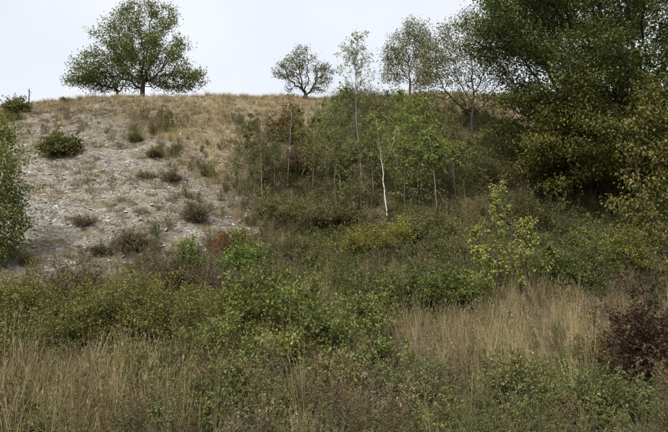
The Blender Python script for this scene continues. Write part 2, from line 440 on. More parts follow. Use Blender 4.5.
# ------------------------------------------------------------------ slender young trees (birch, sapling)
def sapling(name, label, base, top, bend, r0, leaf, rng, nbr=34, br_len=.26, nl=9, lsize=.05, t0=.3, bark=(.55, .53, .49), mat=None,
            group=None, cat='tree', fork=None, rise=.55, ntw=5, dens=1.0, tnl=1.0):
    base = np.asarray(base, float); top = np.asarray(top, float) - base; Hh = np.linalg.norm(top)
    root = obj(name, None, loc=base); tag(root, label, cat, group)
    G = Geo(); GL = Geo()
    mid = top * .5 + np.asarray(bend, float)
    stems = [(np.zeros(3), mid, top, r0)]
    t_f = .5
    if fork is not None:
        pf = (1 - t_f) ** 2 * 0 + 2 * t_f * (1 - t_f) * mid + t_f ** 2 * top
        stems.append((pf, pf + (fork - pf) * .5 + np.array([.05 * Hh * np.sign(fork[0] - pf[0]), 0, 0]), fork, r0 * .38))
    for si, (a, b, c, r) in enumerate(stems):
        C = curve(a[None], b[None], c[None], 14); C[:, 1:-1] += rng.normal(0, .003 * Hh, C[:, 1:-1].shape)
        curve_tubes(G, C, [r], [r * .22], bark, 7)
        n = nbr if si == 0 else nbr // 2
        lo = t0 if si == 0 else .15
        t = rng.uniform(lo, 1, n) ** .85; t = np.clip(t, lo, 1)
        f = t * 14; i = np.minimum(f.astype(int), 13); w = (f - i)[:, None]
        B0 = C[0][i] * (1 - w) + C[0][i + 1] * w
        az = rng.uniform(0, 2 * math.pi, n)
        o = np.stack([np.cos(az), np.sin(az), np.zeros(n)], 1)
        ln = (br_len * Hh * (1.12 - t) ** .7 * rng.uniform(.5, 1.2, n))[:, None]
        B2 = B0 + o * ln + np.array([0, 0, 1.0]) * ln * (rise + rng.normal(0, .25, (n, 1)))
        B1 = B0 + o * ln * .45 + np.array([0, 0, 1.0]) * ln * (rise * .75)
        CB = curve(B0, B1, B2, 5)
        curve_tubes(G, CB, np.full(n, r * .26), np.full(n, r * .06), np.asarray(bark) * .45, 3)
        # twigs
        ib = np.repeat(np.arange(n), ntw); tt = rng.uniform(.25, 1, len(ib)); f = tt * 5; k = np.minimum(f.astype(int), 4); w = (f - k)[:, None]
        T0 = CB[ib, k] * (1 - w) + CB[ib, k + 1] * w
        td = unit(o[ib] * .6 + rng.normal(0, .7, (len(ib), 3)) + np.array([0, 0, .1]))
        tl = ln[ib] * rng.uniform(.25, .55, (len(ib), 1))
        T2 = T0 + td * tl + np.array([0, 0, -.15]) * tl; T1 = T0 + td * tl * .5 + np.array([0, 0, .08]) * tl
        CT = curve(T0, T1, T2, 3)
        curve_tubes(G, CT, np.full(len(ib), .004), np.full(len(ib), .0025), np.asarray(bark) * .3 + .01, 3)
        kk = rng.poisson(nl * dens, len(ib)); il = np.repeat(np.arange(len(ib)), kk)
        if len(il):
            tt = rng.uniform(.1, 1.05, (len(il), 1))
            LP = (1 - tt) ** 2 * T0[il] + 2 * tt * (1 - tt) * T1[il] + tt ** 2 * T2[il] + rng.normal(0, .03, (len(il), 3))
            leaves(GL, LP, td[il], np.full(len(il), lsize), pick(leaf, len(il), rng), rng, wid=.38, droop=.45)
    obj('trunk', G.mesh('trunk', mat or M_BIRCH), root)
    if GL.n: obj('crown', GL.mesh('crown', M_LEAF, False), root)
    return root

# ------------------------------------------------------------------ shrubs
def shrub_geo(w, h, leaf, rng, lsize=.05, dens=1.0, twig=(.06, .045, .033), stem_r=.008, lump=.6, twiggy=1.15, nl=12, wid=.34, low=.05, spread=1.0):
    """w: width, h: height in metres; stems arch from the foot to an uneven dome"""
    G, GL = Geo(), Geo()
    area = w * w * .8 + w * h
    ns = int(np.clip(16 + 13 * area, 12, 130))
    az = rng.uniform(0, 2 * math.pi, ns); el = np.arcsin(rng.uniform(low, 1, ns))
    ph = rng.uniform(0, 6.28, 4)
    lum = 1 + lump * (np.sin(az * 2 + ph[0]) * .4 + np.sin(az * 3 + ph[1] + el * 3) * .35 + np.sin(az * 5 + ph[2] - el * 4) * .3) 
    rad = np.clip(lum, .4, 1.35) * rng.uniform(.45, 1.12, ns) * .92
    E = np.stack([np.cos(az) * np.cos(el) * w / 2, np.sin(az) * np.cos(el) * w / 2, np.sin(el) * h], 1) * rad[:, None]
    S = np.stack([E[:, 0] * .35, E[:, 1] * .35, np.full(ns, -.05)], 1) + rng.normal(0, .05 * w, (ns, 3)) * np.array([1, 1, 0])
    Mi = (S + E) * .5 + np.array([0, 0, 1.0]) * (.25 * h * rng.uniform(.3, 1.1, (ns, 1)))
    C = curve(S, Mi, E, 5)
    curve_tubes(G, C, np.full(ns, stem_r), np.full(ns, stem_r * .35), twig, 3)
    m = max(3, int(9 * twiggy)); it = np.repeat(np.arange(ns), m)
    t = rng.uniform(.3, 1, len(it)); f = t * 5; k = np.minimum(f.astype(int), 4); u = (f - k)[:, None]
    T0 = C[it, k] * (1 - u) + C[it, k + 1] * u
    o = unit(E)[it]
    td = unit(o * .55 + rng.normal(0, .65, (len(it), 3)) + np.array([0, 0, .35]))
    tl = rng.uniform(.4, 1.1, (len(it), 1)) * np.clip(.2 * (w + h), .1, .42)
    T2 = T0 + td * tl; T1 = T0 + td * tl * .5 + np.array([0, 0, .1]) * tl
    CT = curve(T0, T1, T2, 2)
    curve_tubes(G, CT, np.full(len(it), stem_r * .4), np.full(len(it), stem_r * .25), twig, 3)
    kk = rng.poisson(nl * dens, len(it)); il = np.repeat(np.arange(len(it)), kk)
    if len(il):
        tt = rng.uniform(.1, 1.1, (len(il), 1))
        LP = (1 - tt) ** 2 * T0[il] + 2 * tt * (1 - tt) * T1[il] + tt ** 2 * T2[il] + rng.normal(0, .025, (len(il), 3))
        # colour drifts from stem to stem
        cols = pick(leaf, len(il), rng) * (1 + .18 * rng.normal(size=(ns, 1)))[it[il]].clip(.6, 1.5)
        leaves(GL, LP, td[il], np.full(len(il), lsize), cols, rng, wid=wid, droop=.15, spread=spread)
    return G, GL

def shrub(name, label, base, w, h, leaf, rng, group=None, cat='shrub', **kw):
    root = obj(name, None, loc=base); tag(root, label, cat, group)
    G, GL = shrub_geo(w, h, leaf, rng, **kw)
    obj('stems', G.mesh('stems', M_BARK), root)
    if GL.n: obj('foliage', GL.mesh('foliage', M_LEAF, False), root)
    return root

# ------------------------------------------------------------------ leaf palettes (linear)
OAK = [(5, (.042, .066, .022)), (4, (.058, .088, .028)), (1.5, (.08, .105, .033)), (.15, (.10, .095, .03))]
OAK_Y = [(4, (.085, .102, .03)), (4, (.115, .118, .035)), (1.5, (.135, .112, .036)), (3.5, (.05, .07, .023)), (.3, (.09, .055, .025))]
CREST = [(5, (.05, .075, .032)), (4, (.07, .095, .04)), (2, (.10, .12, .05)), (.5, (.17, .14, .06))]
GREYG = [(4, (.068, .088, .048)), (3, (.088, .11, .058)), (1, (.11, .11, .06))]
BIRCH = [(4, (.10, .15, .052)), (4, (.128, .175, .064)), (2, (.075, .11, .04)), (1, (.18, .18, .06))]
BIRCH2 = [(4, (.10, .15, .05)), (4, (.125, .172, .058)), (2, (.072, .115, .038)), (1, (.18, .18, .06))]
DULL = [(4, (.068, .09, .038)), (3, (.088, .108, .048)), (2, (.11, .112, .055)), (.8, (.10, .088, .055))]
YGREEN = [(4, (.096, .124, .036)), (4, (.122, .142, .043)), (2, (.16, .155, .05)), (2, (.05, .076, .028)), (.6, (.15, .105, .042))]
BRAMBLE = [(4, (.07, .10, .03)), (4, (.092, .122, .038)), (2, (.042, .066, .024)), (1, (.135, .145, .045))]
BRIGHT = [(4, (.085, .145, .04)), (3, (.105, .165, .045)), (3, (.05, .085, .028))]
DARKG = [(5, (.044, .068, .024)), (3, (.062, .088, .03)), (1, (.095, .115, .04))]
GOLD = [(4, (.19, .19, .05)), (4, (.135, .15, .045)), (3, (.085, .11, .036)), (.4, (.21, .17, .05))]
RUST = [(4, (.14, .10, .07)), (3, (.105, .08, .057)), (2, (.18, .132, .092)), (1, (.075, .064, .048))]
REDL = [(3, (.13, .042, .025)), (3, (.15, .065, .03)), (3, (.09, .045, .027)), (4, (.08, .085, .035))]
DKRED = [(5, (.038, .024, .019)), (3, (.05, .028, .021)), (3, (.04, .038, .021)), (.5, (.08, .034, .023))]
ORANGE = [(3, (.17, .11, .04)), (3, (.16, .15, .045)), (1, (.15, .055, .03)), (3, (.085, .105, .038))]
HEATH = [(4, (.085, .074, .058)), (3, (.12, .106, .082)), (2, (.06, .053, .042)), (1.5, (.085, .098, .058))]
SAGE = [(4, (.085, .105, .048)), (3, (.11, .13, .06)), (1, (.06, .075, .035))]

# ------------------------------------------------------------------ trees on the crest
def crest_pt(px, y, sink=.0):
    x = (px - W0 / 2) / F * (y * cp + 14.0 * sp)
    return np.array([x, y, float(height(x, y)) - sink])

b = crest_pt(142, 40.2); q = mpp(b)
tree('oak_tree', 'broad round-topped green tree with a dark forked trunk on the crest above the bare chalk', b,
     [(0, 0, -.1), (.02, 0, .5), (0, 0, 1.0), (.03, .0, 1.5)],
     [(-30 * q, 0, 28 * q, 36 * q, 3.2, 20 * q, 2.2), (26 * q, 0, 32 * q, 32 * q, 3.2, 22 * q, 2.0), (-4 * q, 0, 58 * q, 46 * q, 3.4, 32 * q, 3.2),
      (2 * q, 0, 88 * q, 33 * q, 2.4, 24 * q, 2.0), (-62 * q, 0, 22 * q, 17 * q, 1.5, 9 * q, .5), (48 * q, 0, 22 * q, 14 * q, 1.5, 12 * q, .5)],
     1300, .22, .46, .17, CREST, np.random.default_rng(11), per=46, lsize=.125, lspread=.24, flat=.75, minz=1.1, gap=.28, bark=(.06, .05, .04))
b = crest_pt(116, 41.6); q = mpp(b)
tree('slender_tree', 'slim dark-leaved tree with a thin trunk close beside the broad crest tree', b,
     [(0, 0, -.1), (.02, 0, .5), (.05, 0, 1.0)],
     [(-6 * q, 0, 34 * q, 26 * q, 1.8, 20 * q, 2), (-18 * q, 0, 22 * q, 20 * q, 1.5, 10 * q, 1), (0, 0, 58 * q, 18 * q, 1.4, 16 * q, 1)],
     420, .24, .42, .10, CREST, np.random.default_rng(12), per=20, lsize=.12, lspread=.2, minz=.95, gap=.28)
b = crest_pt(306, 40.5); q = mpp(b)
tree('gnarled_tree', 'small gnarled half-bare tree with low twin stems on the skyline', b,
     [(0, 0, -.1), (-.03, 0, .3), (-.10, 0, .6)],
     [(-2 * q, 0, 40 * q, 20 * q, 1.4, 15 * q, 1.8), (-22 * q, 0, 30 * q, 13 * q, .9, 11 * q, 1.0), (20 * q, 0, 28 * q, 14 * q, .9, 10 * q, 1.0), (12 * q, 0, 14 * q, 13 * q, .8, 8 * q, .7),
      (-12 * q, 0, 16 * q, 14 * q, .8, 6 * q, .4), (4 * q, 0, 54 * q, 8 * q, .6, 6 * q, .3)],
     900, .16, .25, .12, GREYG, np.random.default_rng(113), per=9, lsize=.10, lspread=.13, minz=.25, up=-.02, jit=.55, bark=(.045, .04, .036), rmin=.011, gap=.34)
b = crest_pt(410, 40.8); q = mpp(b)
tree('sparse_tree', 'thin-crowned tree with scattered olive leaves between the tall birch and the bare tree', b,
     [(0, 0, -.1), (0, 0, .4), (.03, 0, .8)],
     [(-8 * q, 0, 40 * q, 22 * q, 1.5, 22 * q, 2.0), (12 * q, 0, 44 * q, 22 * q, 1.4, 24 * q, 1.8), (4 * q, 0, 66 * q, 15 * q, 1.1, 14 * q, .8), (-16 * q, 0, 20 * q, 14 * q, 1, 10 * q, .5), (14 * q, 0, 18 * q, 16 * q, 1, 9 * q, .5)],
     900, .19, .32, .08, GREYG + [(5, (.095, .11, .04))], np.random.default_rng(114), per=24, lsize=.11, lspread=.22, minz=.4, gap=.36, up=.25)
b = at(472, 133); q = mpp(b)
tree('bare_tree', 'thinly leaved tree with upswept fanning grey branches beside the dark oak', b,
     [(0, 0, -.1), (.0, 0, .4), (.03, 0, .85)],
     [(0, 0, 88 * q, 34 * q, 1.7, 42 * q, 3), (-34 * q, 0, 70 * q, 26 * q, 1.3, 40 * q, 2.0), (28 * q, 0, 66 * q, 24 * q, 1.3, 40 * q, 1.6), (-48 * q, 0, 40 * q, 14 * q, .8, 14 * q, .6), (0, 0, 36 * q, 34 * q, 1, 14 * q, .6), (30 * q, 0, 30 * q, 18 * q, .8, 10 * q, .4)],
     1700, .2, .27, .095, GREYG + [(4, (.10, .105, .045))], np.random.default_rng(115), per=16, lsize=.10, lspread=.22, minz=.7, up=.3, jit=.2, bark=(.05, .044, .036), rmin=.010, gap=.2)

# ------------------------------------------------------------------ the big oak on the right
b = at(640, 214); q = mpp(b)
def oak_col(P, cols, rng):
    t = np.clip((6.4 - P[:, 2]) / 4.0, 0, 1) * .8 + .25 * (fbm(P[:, 0] * .6, P[:, 2] * .6 + P[:, 1] * .5, 77, 2) > .36)
    y = rng.uniform(size=len(P)) < t
    return np.where(y[:, None], pick(OAK_Y, len(P), rng), cols)
tree('oak_tree', 'huge dark green oak with yellowing lower boughs sweeping over the shaded hollow', b,
     [(0, 0, -.2), (.05, 0, .8), (0, 0, 1.6), (.1, 0, 2.4), (.1, 0, 3.2)],
     [(8 * q, .5, 190 * q, 160 * q, 5.5, 105 * q, 5), (-45 * q, -.5, 110 * q, 88 * q, 4.2, 62 * q, 2.6), (-72 * q, -.8, 62 * q, 56 * q, 3.0, 42 * q, 2.0),
      (10 * q, -1.0, 80 * q, 85 * q, 4.0, 50 * q, 1.6), (-100 * q, 0, 216 * q, 56 * q, 3.2, 42 * q, 1.6), (-20 * q, -3.2, 58 * q, 60 * q, 1.4, 26 * q, .8)],
     2700, .30, .68, .36, OAK, np.random.default_rng(16), per=115, lsize=.122, lspread=.36, flat=.42, minz=.7, gap=.24, bark=(.045, .038, .03), colfn=oak_col, rmin=.008, tip=4)

# ------------------------------------------------------------------ birches on the slope
def up_to(px, row, base, dx=0):
    """point above a base at that picture height, in the upright plane through the base"""
    m = mpp(base); bx, by = to_px(base)
    return base + np.array([(px - bx) * m, 0, (by - row) * m * 1.0 / cp])
BG = 'young birches on the slope'
def birch(label, px, row, tx, trow, seed, r=.035, bend=0, leaf=BIRCH, bark=(.5, .48, .44), fork=None, **kw):
    b = at(px, row); t = up_to(tx, trow, b); f = None
    if fork: f = up_to(fork[0], fork[1], b) - b
    rg = np.random.default_rng(seed)
    return sapling('birch_tree', label, b, t, (bend, rg.normal(0, .1), 0), r, leaf, rg, bark=bark, fork=f, cat='birch', group=BG, **kw)
birch('white-stemmed birch with a bare forked upper trunk standing above the golden shrub', 387, 219, 377, 112, 21, .026, .05, bark=(.62, .6, .56), fork=(397, 128), t0=.5, nl=9, nbr=30, lsize=.06, br_len=.22)
birch('tall leaning birch whose feathery top breaks the skyline beside the gnarled tree', 363, 190, 358, 34, 22, .026, -.35, t0=.25, nl=3, nbr=110, br_len=.24, lsize=.08, bark=(.24, .22, .19), rise=1.1, ntw=6)
birch('thin grey birch stem in the thicket behind the golden shrub', 342, 200, 331, 104, 23, .018, .05, bark=(.3, .28, .25), t0=.3, nl=9, nbr=44, br_len=.26)
birch('pinkish-tan dead birch stem at the edge of the bare chalk', 262, 203, 257, 108, 24, .026, .06, bark=(.25, .185, .14), t0=.25, nl=5, nbr=40, leaf=DULL, br_len=.25)
birch('grey sparse birch in front of the rust-brown shrub', 287, 187, 291, 104, 25, .02, .04, bark=(.34, .32, .28), t0=.2, nl=9, nbr=46, leaf=SAGE, br_len=.27)
birch('short forked birch with pale legs at the edge of the oak shade', 437, 217, 430, 128, 26, .020, .08, bark=(.27, .24, .2), fork=(455, 140), t0=.42, nl=16, nbr=46, lsize=.07, br_len=.3)
birch('bushy bright green birch next to the short forked birch', 416, 207, 424, 98, 27, .024, .06, t0=.15, nl=13, nbr=62, lsize=.068, leaf=BIRCH2, br_len=.3, bark=(.2, .18, .15))
birch('leafy birch directly behind the white-stemmed birch', 396, 196, 402, 90, 28, .02, -.06, t0=.15, nl=10, nbr=56, lsize=.066, br_len=.27, bark=(.2, .18, .15))
birch('slim green birch left of the tall leaning birch', 333, 192, 344, 86, 29, .02, .06, t0=.18, nl=9, nbr=52, lsize=.07, br_len=.25, bark=(.22, .2, .17))
birch('small leafy birch by the rust-brown shrub and the thin grey stem', 312, 200, 315, 116, 30, .016, .0, t0=.15, nl=12, nbr=50, lsize=.065, leaf=SAGE, br_len=.28, bark=(.22, .2, .17))
birch('drab olive birch beside the bare tree, half in oak shade', 456, 205, 449, 112, 31, .02, .06, t0=.15, nl=10, nbr=52, lsize=.066, leaf=DULL, bark=(.18, .16, .13), br_len=.28)
birch('low green birch between the tall leaning birch and the white-stemmed one', 374, 204, 370, 112, 32, .018, .0, t0=.12, nl=10, nbr=52, lsize=.065, br_len=.27, bark=(.22, .2, .17))
birch('small pale green birch next to the pinkish-tan dead stem', 246, 190, 250, 114, 33, .015, .0, t0=.15, nl=11, nbr=46, lsize=.065, leaf=SAGE, br_len=.28, bark=(.22, .2, .17))
birch('airy sage-green birch sapling standing out on the dry grass beside the dead stem', 238, 196, 240, 126, 34, .012, .02, t0=.1, nl=5, nbr=40, lsize=.06, leaf=SAGE, br_len=.26, bark=(.2, .18, .15))
birch('wispy olive birch sapling between the dead stem and the rust-brown shrub', 272, 178, 268, 116, 35, .012, .02, t0=.1, nl=5, nbr=40, lsize=.06, leaf=DULL, br_len=.26, bark=(.2, .18, .15))
birch('low pale birch sapling rooted just above the outcrop of chalk rocks', 252, 212, 256, 160, 36, .012, .02, t0=.1, nl=6, nbr=36, lsize=.055, leaf=SAGE, br_len=.3, bark=(.2, .18, .15))
rb = np.random.default_rng(900)
for k, (px, row, tx, tr) in enumerate([(322, 176, 322, 98), (352, 176, 350, 92), (384, 178, 386, 90), (408, 180, 410, 94), (432, 186, 436, 100), (445, 178, 448, 104), (300, 160, 300, 108), (336, 212, 334, 134),
                                       (362, 216, 358, 140), (404, 216, 406, 136), (274, 200, 272, 126), (424, 214, 420, 140), (470, 186, 470, 138)]):
    birch('slender leafy birch crowded into the green thicket on the slope', px, row, tx, tr, 910 + k, .014, rb.normal(0, .05), t0=.08, nl=8, nbr=46, lsize=.066,
          leaf=[BIRCH, SAGE, DULL][k % 3], br_len=.29, bark=(.17, .15, .12))
SG = 'pale saplings in the dry grass'
def sap(label, px, row, tx, trow, seed, **kw):
    b = at(px, row); t = up_to(tx, trow, b); rg = np.random.default_rng(seed)
    k = dict(bark=(.10, .08, .055), mat=M_BARK, t0=.06, nl=7, nbr=44, br_len=.19, lsize=.078, rise=1.0, ntw=5); k.update(kw)
    return sapling('poplar_sapling', label, b, t, (rg.normal(0, .06), 0, 0), .020, [(4, (.13, .17, .06)), (4, (.17, .21, .08)), (2, (.09, .12, .04)), (1, (.22, .22, .08))], rg, cat='sapling', group=SG, **k)
sap('tallest pale-leaved sapling rising from the dry grass in front of the oak shade', 499, 298, 502, 184, 41)
sap('pale-leaved sapling leaning towards the oak from the dry grass', 524, 297, 532, 212, 42)
sap('small pale-leaved sapling crowded on the birch side of the tallest sapling', 484, 300, 478, 224, 43, nbr=28)
sap('low pale-leaved sapling with spreading twigs closest to the red-leaved bush', 545, 292, 552, 248, 44, nbr=26, br_len=.32)

# young ash hanging in at the right edge, and the pale tree at the left edge
b = at(664, 268); q = mpp(b)
tree('young_ash', 'young tree with drooping pale olive leaves in front of the huge oak', b, [(0, 0, -.1), (.02, 0, .6), (-.02, 0, 1.2)],
     [(0, 0, 120 * q, 36 * q, 1.2, 78 * q, 3), (-14 * q, -.1, 70 * q, 40 * q, 1.1, 40 * q, 1.6), (10 * q, 0, 50 * q, 50 * q, 1.2, 34 * q, 1.0)],
     430, .22, .38, .05, [(4, (.09, .105, .035)), (4, (.12, .13, .045)), (3, (.06, .075, .025)), (1, (.17, .14, .04))], np.random.default_rng(51), per=16, lsize=.13, lspread=.18, gap=.36, droop=.9, up=.15, minz=.4)
b = at(-9, 272); q = mpp(b)
tree('willow_tree', 'bushy pale green tree standing at the left foot of the bare chalk', b, [(0, 0, -.1), (.02, 0, .3), (-.02, 0, .7)],
     [(0, 0, 100 * q, 23 * q, 1.0, 62 * q, 3), (2 * q, 0, 50 * q, 27 * q, 1.1, 46 * q, 2.4)],
     800, .2, .3, .06, [(4, (.09, .125, .035)), (4, (.12, .155, .045)), (2, (.06, .09, .028))], np.random.default_rng(52), per=56, lsize=.085, lspread=.2, gap=.2, up=.2, minz=.1)

